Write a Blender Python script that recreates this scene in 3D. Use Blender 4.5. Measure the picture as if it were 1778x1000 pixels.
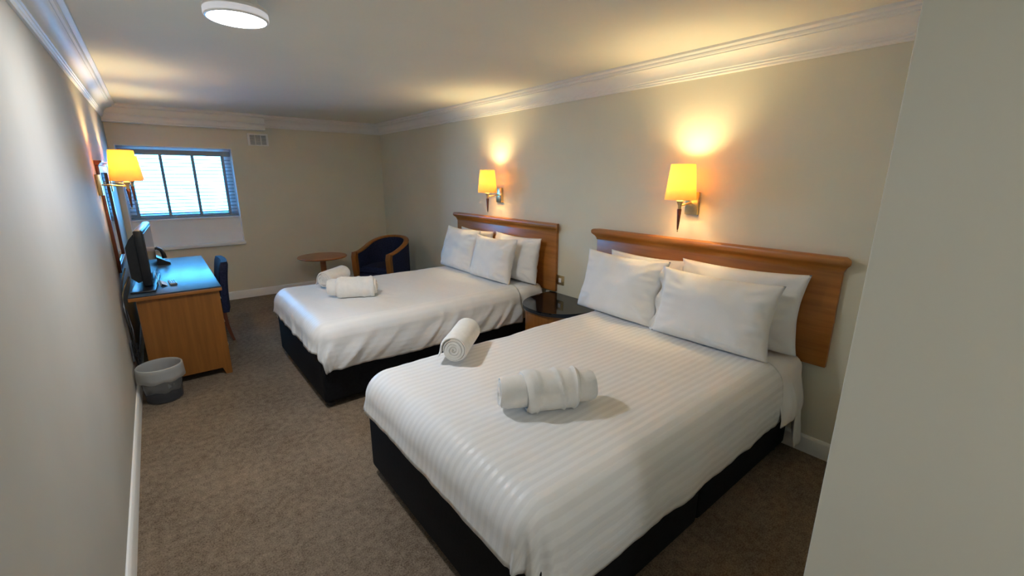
import bpy, bmesh, math, random
from mathutils import Vector, Matrix, noise
from mathutils import Quaternion
PI = math.pi
S = bpy.context.scene
COL = S.collection
for o in list(bpy.data.objects):
    bpy.data.objects.remove(o)

# ------------------------------------------------------------------ camera
W, D, H = 3.1376, 6.7224, 2.355         # room width (x), depth (y), ceiling
cam_d = bpy.data.cameras.new('camera')
cam_d.sensor_width = 36.0
cam_d.lens = 36.0 * 756.576 / 1778.0
cam_d.clip_start = 0.02
cam = bpy.data.objects.new('camera', cam_d)
COL.objects.link(cam)
r_ = Vector((0.778660, -0.627441, 0.002668))
u_ = Vector((0.152740, 0.193673, 0.969103))
f_ = Vector((0.608572, 0.754194, -0.246641))
m = Matrix.Identity(4)
for i in range(3):
    m[i][0], m[i][1], m[i][2] = r_[i], u_[i], -f_[i]
m.translation = Vector((0.3083, 0.0, 1.5996))
cam.matrix_world = m
S.camera = cam

# ------------------------------------------------------------------ world, lights, exposure
S.view_settings.view_transform = 'Standard'
S.view_settings.look = 'None'
S.view_settings.gamma = 1.0
S.view_settings.use_curve_mapping = False
S.view_settings.exposure = 1.8
S.cycles.use_denoising = True
S.cycles.max_bounces = 10
S.cycles.diffuse_bounces = 6
S.cycles.glossy_bounces = 4
S.cycles.transparent_max_bounces = 16
S.cycles.sample_clamp_indirect = 6.0
S.cycles.caustics_reflective = False
S.cycles.caustics_refractive = False
SKY_COL, SKY_STR = (0.08, 0.44, 1.0), 11.5
PASSAGE_FILL_W = 3.0
LED_COL, LED_W = (0.90, 0.94, 1.0), 5.4
LAMP_COL, LAMP_W = (1.0, 0.84, 0.46), 4.2
wd = bpy.data.worlds.new('world')
S.world = wd
wd.use_nodes = True
bg = wd.node_tree.nodes['Background']
bg.inputs[0].default_value = (*SKY_COL, 1)
bg.inputs[1].default_value = SKY_STR
pl = bpy.data.lights.new('window_daylight', 'AREA')
pl.shape = 'RECTANGLE'
pl.size, pl.size_y = 1.06, 0.80
pl.cycles.is_portal = True
po = bpy.data.objects.new('window_daylight', pl)
po.location = (0.62, D + 0.36, 1.50)
po.rotation_euler = (-PI / 2, 0, 0)       # facing -y, into the room
COL.objects.link(po)

# ------------------------------------------------------------------ materials
def mat(name, col, rough=0.5, metal=0.0, spec=0.5, **kw):
    M = bpy.data.materials.new(name)
    M.use_nodes = True
    b = M.node_tree.nodes['Principled BSDF']
    b.inputs['Base Color'].default_value = (*col, 1)
    b.inputs['Roughness'].default_value = rough
    b.inputs['Metallic'].default_value = metal
    b.inputs['Specular IOR Level'].default_value = spec
    for k, v in kw.items():
        b.inputs[k].default_value = v
    return M

def nodes(M):
    nt = M.node_tree
    return nt, nt.nodes, nt.links, nt.nodes['Principled BSDF']

def noisy(M, c1, c2, scale=(1, 1, 1), freq=8.0, detail=4.0, bump=0.0, bump_freq=None, coord='Object', dist=0.002):
    nt, N, L, b = nodes(M)
    tc = N.new('ShaderNodeTexCoord'); mp = N.new('ShaderNodeMapping')
    mp.inputs['Scale'].default_value = scale
    L.new(tc.outputs[coord], mp.inputs['Vector'])
    nz = N.new('ShaderNodeTexNoise'); nz.inputs['Scale'].default_value = freq; nz.inputs['Detail'].default_value = detail
    L.new(mp.outputs[0], nz.inputs['Vector'])
    rp = N.new('ShaderNodeValToRGB')
    rp.color_ramp.elements[0].position = 0.35; rp.color_ramp.elements[0].color = (*c1, 1)
    rp.color_ramp.elements[1].position = 0.65; rp.color_ramp.elements[1].color = (*c2, 1)
    L.new(nz.outputs['Fac'], rp.inputs['Fac'])
    L.new(rp.outputs[0], b.inputs['Base Color'])
    if bump:
        n2 = N.new('ShaderNodeTexNoise'); n2.inputs['Scale'].default_value = bump_freq or freq; n2.inputs['Detail'].default_value = 3.0
        L.new(tc.outputs[coord], n2.inputs['Vector'])
        bp = N.new('ShaderNodeBump'); bp.inputs['Strength'].default_value = bump; bp.inputs['Distance'].default_value = dist
        L.new(n2.outputs['Fac'], bp.inputs['Height'])
        L.new(bp.outputs[0], b.inputs['Normal'])
    return M

def wood(name, c1, c2, axis=1, rough=0.35, coat=0.2):
    M = mat(name, c1, rough)
    sc = [22.0, 22.0, 22.0]; sc[axis] = 1.3
    noisy(M, c1, c2, tuple(sc), 1.6, 6.0)
    M.node_tree.nodes['Principled BSDF'].inputs['Coat Weight'].default_value = coat
    M.node_tree.nodes['Principled BSDF'].inputs['Coat Roughness'].default_value = 0.25
    return M

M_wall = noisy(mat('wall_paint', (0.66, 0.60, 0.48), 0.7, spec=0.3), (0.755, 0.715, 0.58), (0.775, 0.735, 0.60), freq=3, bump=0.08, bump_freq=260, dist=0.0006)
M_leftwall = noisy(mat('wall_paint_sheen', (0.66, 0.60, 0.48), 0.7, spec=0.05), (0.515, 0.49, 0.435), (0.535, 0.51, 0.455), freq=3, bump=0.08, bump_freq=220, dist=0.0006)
M_ceil = noisy(mat('ceiling_paint', (0.74, 0.70, 0.63), 0.8, spec=0.2), (0.82, 0.80, 0.70), (0.84, 0.82, 0.72), freq=2, bump=0.06, bump_freq=220, dist=0.0006)
M_trim = noisy(mat('white_gloss_paint', (0.80, 0.77, 0.71), 0.55, spec=0.3), (0.87, 0.855, 0.82), (0.885, 0.87, 0.835), freq=5)
M_white = noisy(mat('white_window_paint', (0.80, 0.80, 0.80), 0.4), (0.865, 0.865, 0.865), (0.885, 0.885, 0.885), freq=5)
M_woodY = wood('honey_wood_grain_y', (0.34, 0.125, 0.020), (0.44, 0.170, 0.030), 1)
M_woodZ = wood('honey_wood_grain_z_shaded', (0.23, 0.085, 0.014), (0.31, 0.115, 0.020), 2)  # darker copy of the honey wood: shade on the desk side put into the colour
M_woodX = wood('honey_wood_grain_x', (0.29, 0.105, 0.020), (0.38, 0.145, 0.030), 0)
M_tablewood = wood('brown_wood', (0.30, 0.11, 0.035), (0.38, 0.15, 0.05), 0, 0.3)
M_redwood = wood('red_brown_wood', (0.13, 0.035, 0.016), (0.18, 0.05, 0.022), 2, 0.3)
M_darkwood = wood('dark_mahogany', (0.06, 0.016, 0.009), (0.09, 0.024, 0.012), 2, 0.25)
M_brass = noisy(mat('antique_brass', (0.62, 0.50, 0.28), 0.3, 1.0), (0.60, 0.48, 0.26), (0.66, 0.54, 0.31), freq=40)
M_navy = noisy(mat('navy_upholstery', (0.02, 0.024, 0.06), 0.85, spec=0.2), (0.018, 0.021, 0.05), (0.028, 0.033, 0.075), freq=60, bump=0.2, bump_freq=500, dist=0.0008)
M_blackfab = noisy(mat('black_divan_fabric', (0.012, 0.012, 0.014), 0.8, spec=0.25), (0.004, 0.004, 0.005), (0.007, 0.007, 0.009), freq=60, bump=0.2, bump_freq=450, dist=0.0008)
M_blackpl = noisy(mat('black_plastic', (0.012, 0.012, 0.014), 0.35), (0.011, 0.011, 0.013), (0.015, 0.015, 0.017), freq=20)
M_greypl = noisy(mat('grey_plastic', (0.18, 0.19, 0.21), 0.4), (0.17, 0.18, 0.20), (0.20, 0.21, 0.23), freq=20)
M_screen = mat('lcd_screen', (0.012, 0.012, 0.015), 0.12)
M_paper = noisy(mat('white_card', (0.85, 0.84, 0.80), 0.7), (0.84, 0.83, 0.79), (0.87, 0.86, 0.82), freq=20)
M_blackglass = mat('black_glass', (0.008, 0.008, 0.009), 0.06, spec=0.55)
M_mirror = mat('mirror_silver', (0.92, 0.94, 0.95), 0.02, 1.0)
M_blind = noisy(mat('blind_slat_grey', (0.55, 0.57, 0.58), 0.45), (0.29, 0.31, 0.33), (0.32, 0.34, 0.36), freq=10)
M_tape = noisy(mat('blind_tape', (0.30, 0.31, 0.34), 0.8), (0.29, 0.30, 0.33), (0.32, 0.33, 0.36), freq=80)
M_headrail = noisy(mat('blind_headrail', (0.36, 0.35, 0.34), 0.5), (0.35, 0.34, 0.33), (0.38, 0.37, 0.36), freq=10)
M_desktop = noisy(mat('desk_top_blue_reflection', (0.10, 0.12, 0.15), 0.34, spec=0.11), (0.045, 0.07, 0.10), (0.055, 0.08, 0.115), freq=20)  # blue of the window's reflection is put into the base colour
M_towel = noisy(mat('white_terry', (0.83, 0.81, 0.77), 0.95, spec=0.1), (0.81, 0.79, 0.75), (0.85, 0.83, 0.79), freq=30, bump=0.5, bump_freq=420, dist=0.002)
M_linen = noisy(mat('white_cotton', (0.84, 0.83, 0.82), 0.8, spec=0.2), (0.83, 0.82, 0.81), (0.85, 0.84, 0.83), freq=10, bump=0.12, bump_freq=60, dist=0.002)
M_sheet = noisy(mat('white_sheet', (0.82, 0.81, 0.80), 0.8, spec=0.2), (0.81, 0.80, 0.79), (0.83, 0.82, 0.81), freq=10, bump=0.15, bump_freq=40, dist=0.002)
M_diff = mat('led_diffuser', (0.9, 0.9, 0.9), 0.5)
M_diff.node_tree.nodes['Principled BSDF'].inputs['Emission Color'].default_value = (0.92, 0.96, 1.0, 1)
M_diff.node_tree.nodes['Principled BSDF'].inputs['Emission Strength'].default_value = 6.0
M_rim = mat('led_rim', (0.85, 0.85, 0.88), 0.5)
M_rim.node_tree.nodes['Principled BSDF'].inputs['Emission Color'].default_value = (0.88, 0.9, 1.0, 1)
M_rim.node_tree.nodes['Principled BSDF'].inputs['Emission Strength'].default_value = 0.10
M_bulb = mat('lamp_bulb', (0.9, 0.8, 0.6), 0.5)
M_bulb.node_tree.nodes['Principled BSDF'].inputs['Emission Color'].default_value = (*LAMP_COL, 1)
M_bulb.node_tree.nodes['Principled BSDF'].inputs['Emission Strength'].default_value = 6.0

def carpet():
    M = mat('carpet_pile', (0.12, 0.09, 0.07), 0.95, spec=0.1)
    nt, N, L, b = nodes(M)
    tc = N.new('ShaderNodeTexCoord')
    n1 = N.new('ShaderNodeTexNoise'); n1.inputs['Scale'].default_value = 150; n1.inputs['Detail'].default_value = 3
    n2 = N.new('ShaderNodeTexNoise'); n2.inputs['Scale'].default_value = 2.2; n2.inputs['Detail'].default_value = 4
    n3 = N.new('ShaderNodeTexNoise'); n3.inputs['Scale'].default_value = 28; n3.inputs['Detail'].default_value = 3
    for n in (n1, n2, n3): L.new(tc.outputs['Object'], n.inputs['Vector'])
    rp = N.new('ShaderNodeValToRGB')
    e = rp.color_ramp.elements
    e[0].position = 0.36; e[0].color = (0.105, 0.072, 0.046, 1)
    e[1].position = 0.66; e[1].color = (0.32, 0.245, 0.175, 1)
    ad = N.new('ShaderNodeMath'); ad.operation = 'MULTIPLY_ADD'; ad.inputs[1].default_value = 0.55; ad.inputs[2].default_value = -0.02
    L.new(n1.outputs['Fac'], ad.inputs[0])
    a2 = N.new('ShaderNodeMath'); a2.operation = 'MULTIPLY_ADD'; a2.inputs[1].default_value = 0.20
    L.new(n2.outputs['Fac'], a2.inputs[0]); L.new(ad.outputs[0], a2.inputs[2])
    a3 = N.new('ShaderNodeMath'); a3.operation = 'MULTIPLY_ADD'; a3.inputs[1].default_value = 0.28
    L.new(n3.outputs['Fac'], a3.inputs[0]); L.new(a2.outputs[0], a3.inputs[2])
    L.new(a3.outputs[0], rp.inputs['Fac'])
    L.new(rp.outputs[0], b.inputs['Base Color'])
    bp = N.new('ShaderNodeBump'); bp.inputs['Strength'].default_value = 0.6; bp.inputs['Distance'].default_value = 0.004
    L.new(n1.outputs['Fac'], bp.inputs['Height']); L.new(bp.outputs[0], b.inputs['Normal'])
    return M
M_carpet = carpet()

def striped(name, c1, c2, period, contrast_rough=True):
    M = mat(name, c1, 0.6, spec=0.3)
    nt, N, L, b = nodes(M)
    tc = N.new('ShaderNodeTexCoord'); sp = N.new('ShaderNodeSeparateXYZ')
    L.new(tc.outputs['UV'], sp.inputs[0])
    d = N.new('ShaderNodeMath'); d.operation = 'MULTIPLY'; d.inputs[1].default_value = 2 * PI / period
    L.new(sp.outputs['Y'], d.inputs[0])
    s = N.new('ShaderNodeMath'); s.operation = 'SINE'; L.new(d.outputs[0], s.inputs[0])
    mr = N.new('ShaderNodeMapRange'); mr.inputs['From Min'].default_value = -0.35; mr.inputs['From Max'].default_value = 0.35
    L.new(s.outputs[0], mr.inputs['Value'])
    mx = N.new('ShaderNodeMix'); mx.data_type = 'RGBA'
    mx.inputs[6].default_value = (*c1, 1); mx.inputs[7].default_value = (*c2, 1)
    L.new(mr.outputs[0], mx.inputs[0]); L.new(mx.outputs[2], b.inputs['Base Color'])
    m2 = N.new('ShaderNodeMapRange'); m2.inputs['To Min'].default_value = 0.75; m2.inputs['To Max'].default_value = 0.38
    L.new(mr.outputs[0], m2.inputs['Value']); L.new(m2.outputs[0], b.inputs['Roughness'])
    bp = N.new('ShaderNodeBump'); bp.inputs['Strength'].default_value = 0.25; bp.inputs['Distance'].default_value = 0.0012
    L.new(mr.outputs[0], bp.inputs['Height']); L.new(bp.outputs[0], b.inputs['Normal'])
    return M
M_stripe = striped('satin_stripe_cotton', (0.79, 0.78, 0.765), (0.85, 0.84, 0.825), 0.037)
M_faint = striped('faint_stripe_cotton', (0.82, 0.815, 0.805), (0.84, 0.835, 0.825), 0.037)

def pane_material():
    M = bpy.data.materials.new('window_glass'); M.use_nodes = True
    nt = M.node_tree; N = nt.nodes; L = nt.links
    N.remove(N['Principled BSDF'])
    t = N.new('ShaderNodeBsdfTransparent'); t.inputs[0].default_value = (0.95, 0.98, 0.98, 1)
    g = N.new('ShaderNodeBsdfGlossy'); g.inputs['Roughness'].default_value = 0.02
    fr = N.new('ShaderNodeFresnel'); fr.inputs[0].default_value = 1.3
    mx = N.new('ShaderNodeMixShader')
    L.new(fr.outputs[0], mx.inputs[0]); L.new(t.outputs[0], mx.inputs[1]); L.new(g.outputs[0], mx.inputs[2])
    L.new(mx.outputs[0], N['Material Output'].inputs[0])
    return M
M_pane = pane_material()

def thin_cloth(name, col, tw, clear=0.0):
    """translucent sheet: tw = share of light let through diffusely, clear = share let straight through"""
    M = bpy.data.materials.new(name); M.use_nodes = True
    nt = M.node_tree; N = nt.nodes; L = nt.links
    b = N['Principled BSDF']; b.inputs['Base Color'].default_value = (*col, 1); b.inputs['Roughness'].default_value = 0.7
    t = N.new('ShaderNodeBsdfTranslucent'); t.inputs[0].default_value = (*col, 1)
    nz = N.new('ShaderNodeTexNoise'); nz.inputs['Scale'].default_value = 120
    mr = N.new('ShaderNodeMapRange'); mr.inputs['To Min'].default_value = tw - 0.05; mr.inputs['To Max'].default_value = tw + 0.05
    tc = N.new('ShaderNodeTexCoord'); L.new(tc.outputs['Object'], nz.inputs['Vector']); L.new(nz.outputs['Fac'], mr.inputs['Value'])
    mx = N.new('ShaderNodeMixShader')
    L.new(mr.outputs[0], mx.inputs[0]); L.new(b.outputs[0], mx.inputs[1]); L.new(t.outputs[0], mx.inputs[2])
    out = mx
    if clear:
        tr = N.new('ShaderNodeBsdfTransparent')
        m2 = N.new('ShaderNodeMixShader'); m2.inputs[0].default_value = clear
        L.new(mx.outputs[0], m2.inputs[1]); L.new(tr.outputs[0], m2.inputs[2]); out = m2
    L.new(out.outputs[0], N['Material Output'].inputs[0])
    return M
M_shade = thin_cloth('cream_lamp_shade', (0.95, 0.68, 0.28), 0.27)
M_liner = thin_cloth('white_bin_liner', (0.86, 0.87, 0.85), 0.45, 0.42)
M_binpl = thin_cloth('clear_grey_plastic', (0.10, 0.10, 0.11), 0.2, 0.6)

# ------------------------------------------------------------------ mesh helpers
class MB:
    def __init__(s):
        s.bm = bmesh.new()
    def box(s, lo, hi, bevel=0.0, seg=2, M=None):
        lo, hi = Vector(lo), Vector(hi)
        t = bmesh.new()
        bmesh.ops.create_cube(t, size=1.0)
        for v in t.verts:
            v.co = Vector([(lo[i] + hi[i]) / 2 + v.co[i] * (hi[i] - lo[i]) for i in range(3)])
        if bevel:
            bmesh.ops.bevel(t, geom=list(t.edges), offset=bevel, segments=seg, profile=0.5, affect='EDGES')
        s._add(t, M); return s
    def _add(s, t, M=None):
        if M is not None:
            bmesh.ops.transform(t, matrix=M, verts=list(t.verts))
        me = bpy.data.meshes.new('tmp'); t.to_mesh(me); t.free()
        s.bm.from_mesh(me); bpy.data.meshes.remove(me)
    def lathe(s, prof, seg=40, M=None, cap=True):
        t = bmesh.new(); rings = []
        for (r, z) in prof:
            if r < 1e-6:
                rings.append([t.verts.new((0, 0, z))])
            else:
                rings.append([t.verts.new((r * math.cos(2 * PI * i / seg), r * math.sin(2 * PI * i / seg), z)) for i in range(seg)])
        for a, b in zip(rings, rings[1:]):
            for i in range(seg):
                j = (i + 1) % seg
                if len(a) == 1 and len(b) == 1: continue
                if len(a) == 1: t.faces.new((a[0], b[j], b[i]))
                elif len(b) == 1: t.faces.new((a[i], a[j], b[0]))
                else: t.faces.new((a[i], a[j], b[j], b[i]))
        if cap:
            for ring, rev in ((rings[0], True), (rings[-1], False)):
                if len(ring) > 1: t.faces.new(ring[::-1] if rev else ring)
        bmesh.ops.recalc_face_normals(t, faces=list(t.faces))
        s._add(t, M); return s
    def prism(s, poly, axis, a0, a1, M=None):
        """poly: 2D points in the two other axes (cyclic order), swept along axis from a0 to a1"""
        t = bmesh.new()
        def P(p, a):
            if axis == 0: return (a, p[0], p[1])
            if axis == 1: return (p[0], a, p[1])
            return (p[0], p[1], a)
        A = [t.verts.new(P(p, a0)) for p in poly]; B = [t.verts.new(P(p, a1)) for p in poly]
        n = len(poly)
        for i in range(n):
            t.faces.new((A[i], A[(i + 1) % n], B[(i + 1) % n], B[i]))
        t.faces.new(A[::-1]); t.faces.new(B)
        bmesh.ops.recalc_face_normals(t, faces=list(t.faces))
        s._add(t, M); return s
    def sweep(s, path, prof, up=None, closed_prof=True, M=None, scale=None):
        """sweep 2D profile (side, up) along path with given per-point up vectors"""
        t = bmesh.new(); rings = []
        n = len(path); path = [Vector(p) for p in path]
        pu = Vector((0, 0, 1))
        for i, p in enumerate(path):
            d = (path[min(i + 1, n - 1)] - path[max(i - 1, 0)]).normalized()
            uv = Vector(up[i]) if up else pu
            if abs(d.dot(uv)) > 0.98: uv = pu if abs(d.dot(pu)) < 0.98 else Vector((1, 0, 0))
            sd = d.cross(uv).normalized(); uv = sd.cross(d).normalized(); pu = uv
            k = scale[i] if scale else 1.0
            rings.append([t.verts.new(p + sd * (q[0] * k) + uv * (q[1] * k)) for q in prof])
        k = len(prof)
        for a, b in zip(rings, rings[1:]):
            for i in range(k):
                t.faces.new((a[i], a[(i + 1) % k], b[(i + 1) % k], b[i]))
        t.faces.new(rings[0][::-1]); t.faces.new(rings[-1])
        bmesh.ops.recalc_face_normals(t, faces=list(t.faces))
        s._add(t, M); return s
    def tube(s, path, r, seg=10, scale=None, M=None):
        return s.sweep(path, [(r * math.cos(2 * PI * i / seg), r * math.sin(2 * PI * i / seg)) for i in range(seg)], scale=scale, M=M)
    def grid(s, P, uv=None):
        """P: 2D list of points -> quads"""
        V = [[s.bm.verts.new(p) for p in row] for row in P]
        lay = s.bm.loops.layers.uv.verify() if uv else None
        for i in range(len(V) - 1):
            for j in range(len(V[0]) - 1):
                f = s.bm.faces.new((V[i][j], V[i + 1][j], V[i + 1][j + 1], V[i][j + 1]))
                if uv:
                    for l, (a, b) in zip(f.loops, ((i, j), (i + 1, j), (i + 1, j + 1), (i, j + 1))):
                        l[lay].uv = uv[a][b]
        return s
    def build(s, name, material, parent=None, smooth=True, angle=35, loc=None):
        me = bpy.data.meshes.new(name)
        s.bm.to_mesh(me); s.bm.free()
        me.materials.append(material)
        if smooth:
            me.polygons.foreach_set('use_smooth', [True] * len(me.polygons))
            if angle: me.set_sharp_from_angle(angle=math.radians(angle))
        o = bpy.data.objects.new(name, me); COL.objects.link(o)
        if parent: o.parent = parent
        if loc: o.location = loc
        return o

def tag(o, label=None, cat=None, group=None, kind=None):
    if label: o['label'] = label
    if cat: o['category'] = cat
    if group: o['group'] = group
    if kind: o['kind'] = kind
    return o
def thing(name, label, cat, loc=(0, 0, 0), rz=0.0, group=None):
    o = bpy.data.objects.new(name, None); COL.objects.link(o)
    o.empty_display_size = 0.1
    o.location = loc; o.rotation_euler = (0, 0, rz)
    return tag(o, label, cat, group)
def struct(mb, name, material, label, parent=None, **kw):
    o = mb.build(name, material, parent, **kw)
    if parent is None: tag(o, label, name.split('_')[0], kind='structure')
    return o
def copy_tree(o, parent=None, label=None, loc=None, rz=None):
    c = o.copy(); COL.objects.link(c)
    if parent: c.parent = parent
    if label: c['label'] = label
    if loc is not None: c.location = loc
    if rz is not None: c.rotation_euler = (0, 0, rz)
    for ch in list(o.children): copy_tree(ch, c)
    return c
def smooth01(a, b, x):
    t = min(1.0, max(0.0, (x - a) / (b - a))); return t * t * (3 - 2 * t)
def nz(x, y=0.0, z=0.0):
    return noise.noise(Vector((x, y, z)))

# ------------------------------------------------------------------ room shell
T = 0.12
WX0, WX1, WZ0, WZ1 = 0.055, 1.162, 0.745, 1.935      # window recess in the far wall
RD = 0.17                                            # recess depth to the window frame
struct(MB().box((-T, -2.2, -0.1), (W + T, D + T, 0)), 'floor', M_carpet, 'brown grey flecked carpet across the bedroom floor')
struct(MB().box((-T, -2.2, H), (W + T, D + T, H + 0.1)), 'ceiling', M_ceil, 'plain off white ceiling above the beds')
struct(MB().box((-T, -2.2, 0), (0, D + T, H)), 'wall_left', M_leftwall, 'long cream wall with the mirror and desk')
struct(MB().box((W, 0.19, 0), (W + T, D + T, H)), 'wall_right', M_wall, 'long cream wall behind the two headboards')
far = MB()
far.box((0, D, 0), (W, D + 0.42, WZ0)).box((0, D, WZ1), (W, D + 0.42, H))
far.box((0, D, WZ0), (WX0, D + 0.42, WZ1)).box((WX1, D, WZ0), (W, D + 0.42, WZ1))
struct(far, 'wall_far', M_wall, 'cream end wall with the small window')
struct(MB().box((1.25, -2.2, 0), (W + T, 0.19, H), 0.004, 2), 'wall_partition', M_wall, 'plain cream wall corner closing the view beside the bed')
struct(MB().box((0, -2.3, 0), (1.25, -2.2, H)), 'wall_back', M_wall, 'cream wall at the end of the entrance passage')

# baseboards
BB = [(0, 0), (0.016, 0), (0.016, 0.088), (0.013, 0.098), (0.007, 0.106), (0.0, 0.108)]
def base_run(name, label, kind, a0, a1):
    mb = MB()
    if kind == 'L': mb.prism(BB, 1, a0, a1)
    if kind == 'R': mb.prism([(W - p[0], p[1]) for p in BB], 1, a0, a1)
    if kind == 'F': mb.prism([(D - p[0], p[1]) for p in BB], 0, a0, a1)
    struct(mb, name, M_trim, label)
base_run('baseboard_left', 'white skirting board along the mirror wall', 'L', -2.2, D)
base_run('baseboard_right', 'white skirting board under the headboards', 'R', 0.19, D)
base_run('baseboard_far', 'white skirting board under the window', 'F', 0.016, W - 0.016)

# cornice profile: (distance from wall, z)
def corn(dz=0.0):
    pr = [(0, 2.212), (0.012, 2.212), (0.017, 2.218), (0.017, 2.226), (0.024, 2.231), (0.024, 2.240)]
    for i in range(9):
        a = i / 8 * PI / 2
        pr.append((0.030 + 0.062 * (1 - math.cos(a)), 2.244 + 0.066 * math.sin(a)))
    pr += [(0.092, 2.316), (0.104, 2.318), (0.110, 2.326), (0.110, 2.334), (0.126, 2.336), (0.133, 2.342), (0.133, H), (0, H)]
    return [(a, b + dz) for a, b in pr]
C = corn()
struct(MB().prism(C, 1, -2.2, D), 'trim_1', M_trim, 'white moulded cornice along the mirror wall')
struct(MB().prism([(W - a, b) for a, b in C], 1, 0.19, D), 'trim_2', M_trim, 'white moulded cornice above the headboards')
struct(MB().prism([(D - a, b) for a, b in C], 0, 1.50, W), 'trim_3', M_trim, 'white moulded cornice on the end wall beyond the pelmet')
# boxed pelmet over the window with its own moulded front
pm = MB()
pp = [(D, 2.172), (D - 0.11, 2.172), (D - 0.11, 2.166), (D - 0.128, 2.166), (D - 0.134, 2.172), (D - 0.134, 2.184), (D - 0.124, 2.190), (D - 0.124, 2.199)]
for i in range(7):
    a = i / 6 * PI / 2
    pp.append((D - 0.124 - 0.03 * (1 - math.cos(a)), 2.203 + 0.04 * math.sin(a)))
pp += [(D - 0.160, 2.246), (D - 0.160, 2.258), (D - 0.134, 2.262), (D - 0.134, 2.318), (D - 0.165, 2.322), (D - 0.172, 2.330), (D - 0.172, H), (D, H)]
pm.prism(pp, 0, 0.0, 1.555)
struct(pm, 'trim_4', M_trim, 'boxed white pelmet moulding above the window')

# ------------------------------------------------------------------ window
wf = MB()
yb = D + RD
wf.box((WX0, yb, 1.095), (WX1, yb + 0.05, 1.165)).box((WX0, yb, WZ1 - 0.05), (WX1, yb + 0.05, WZ1))
wf.box((WX0, yb, 1.165), (WX0 + 0.085, yb + 0.05, WZ1 - 0.05)).box((WX1 - 0.085, yb, 1.165), (WX1, yb + 0.05, WZ1 - 0.05))
win = struct(wf, 'window_1', M_white, 'small white framed window high in the end wall')
MB().box((WX0 + 0.085, yb + 0.022, 1.165), (WX1 - 0.085, yb + 0.026, WZ1 - 0.05)).build('glass_pane', M_pane, win)
sl = MB().box((WX0, D + 0.085, 0.745), (WX1, yb + 0.06, 1.075))                     # recessed panel below the window
sl.box((WX0, D + 0.06, 1.075), (WX1, yb + 0.05, 1.095), 0.004)                      # upper sill
sl.build('window_apron', M_white, win)
MB().box((WX0 - 0.02, D - 0.035, 0.728), (WX1 + 0.012, D + 0.08, 0.770), 0.006).build('window_sill', M_white, win)
rv = MB().box((WX0 - 0.004, D - 0.002, 0.77), (WX0 + 0.004, yb, WZ1)).box((WX1 - 0.004, D - 0.002, 0.77), (WX1 + 0.003, yb, WZ1))
rv.box((WX0 - 0.004, D - 0.002, WZ1 - 0.004), (WX1 + 0.003, yb, WZ1 + 0.004))
rv.build('window_reveal', M_white, win)

# ------------------------------------------------------------------ venetian blind
bx0, bx1, by = WX0 + 0.012, WX1 - 0.012, D + 0.125
blind = thing('venetian_blind', 'grey venetian blind with dark ladder tapes hanging in the window', 'blind', ((bx0 + bx1) / 2, by, 1.10))
def bl(mb, name, mt, sub=None):
    bmesh.ops.translate(mb.bm, verts=list(mb.bm.verts), vec=-Vector(((bx0 + bx1) / 2, by, 1.10)))
    return mb.build(name, mt, sub or blind)
bl(MB().box((bx0, by - 0.028, 1.842), (bx1, by + 0.028, 1.902), 0.004), 'headrail', M_headrail)
for i in range(16):
    z = 1.146 + i * 0.0435
    a = math.radians(8)
    mb = MB()
    P = []
    for k in range(5):
        q = (k / 4 - 0.5) * 0.050
        P.append((by + q * math.cos(a), z + q * math.sin(a) + 0.003 * (1 - (2 * k / 4 - 1) ** 2)))
    poly = P + [(p[0], p[1] - 0.0022) for p in P[::-1]]
    mb.prism(poly, 0, bx0 + 0.004, bx1 - 0.004)
    bl(mb, 'slat', M_blind)
bl(MB().box((bx0, by - 0.026, 1.102), (bx1, by + 0.026, 1.120), 0.005), 'bottom_rail', M_blind)
for x in (0.140, 0.440, 0.752, 1.065):
    mb = MB().box((x - 0.015, by - 0.0275, 1.118), (x + 0.015, by - 0.0262, 1.845)).box((x - 0.015, by + 0.0262, 1.118), (x + 0.015, by + 0.0275, 1.845))
    bl(mb, 'ladder_tape', M_tape)

# ------------------------------------------------------------------ air vent
vt = thing('air_vent', 'cream plastic air vent grille on the end wall', 'vent', (1.478, D, 1.985))
mb = MB(); w2, h2 = 0.118, 0.150
mb.box((-w2, -0.022, 0), (w2, 0, 0.016)).box((-w2, -0.022, h2 - 0.016), (w2, 0, h2)).box((-w2, -0.022, 0.016), (-w2 + 0.024, 0, h2 - 0.016)).box((w2 - 0.024, -0.022, 0.016), (w2, 0, h2 - 0.016))
mb.build('frame', M_trim, vt)
mb = MB()
for k in range(8):
    z = 0.022 + k * 0.0145
    mb.prism([(-0.020, z), (-0.018, z + 0.006), (-0.004, z + 0.011), (-0.004, z + 0.007)], 0, -w2 + 0.024, w2 - 0.024)
for x in (-0.033, 0.033): mb.box((x - 0.004, -0.019, 0.016), (x + 0.004, -0.002, h2 - 0.016))
mb.build('louvres', M_trim, vt)
MB().box((-w2 + 0.02, -0.003, 0.012), (w2 - 0.02, 0, h2 - 0.012)).build('backing', M_greypl, vt)

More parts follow.
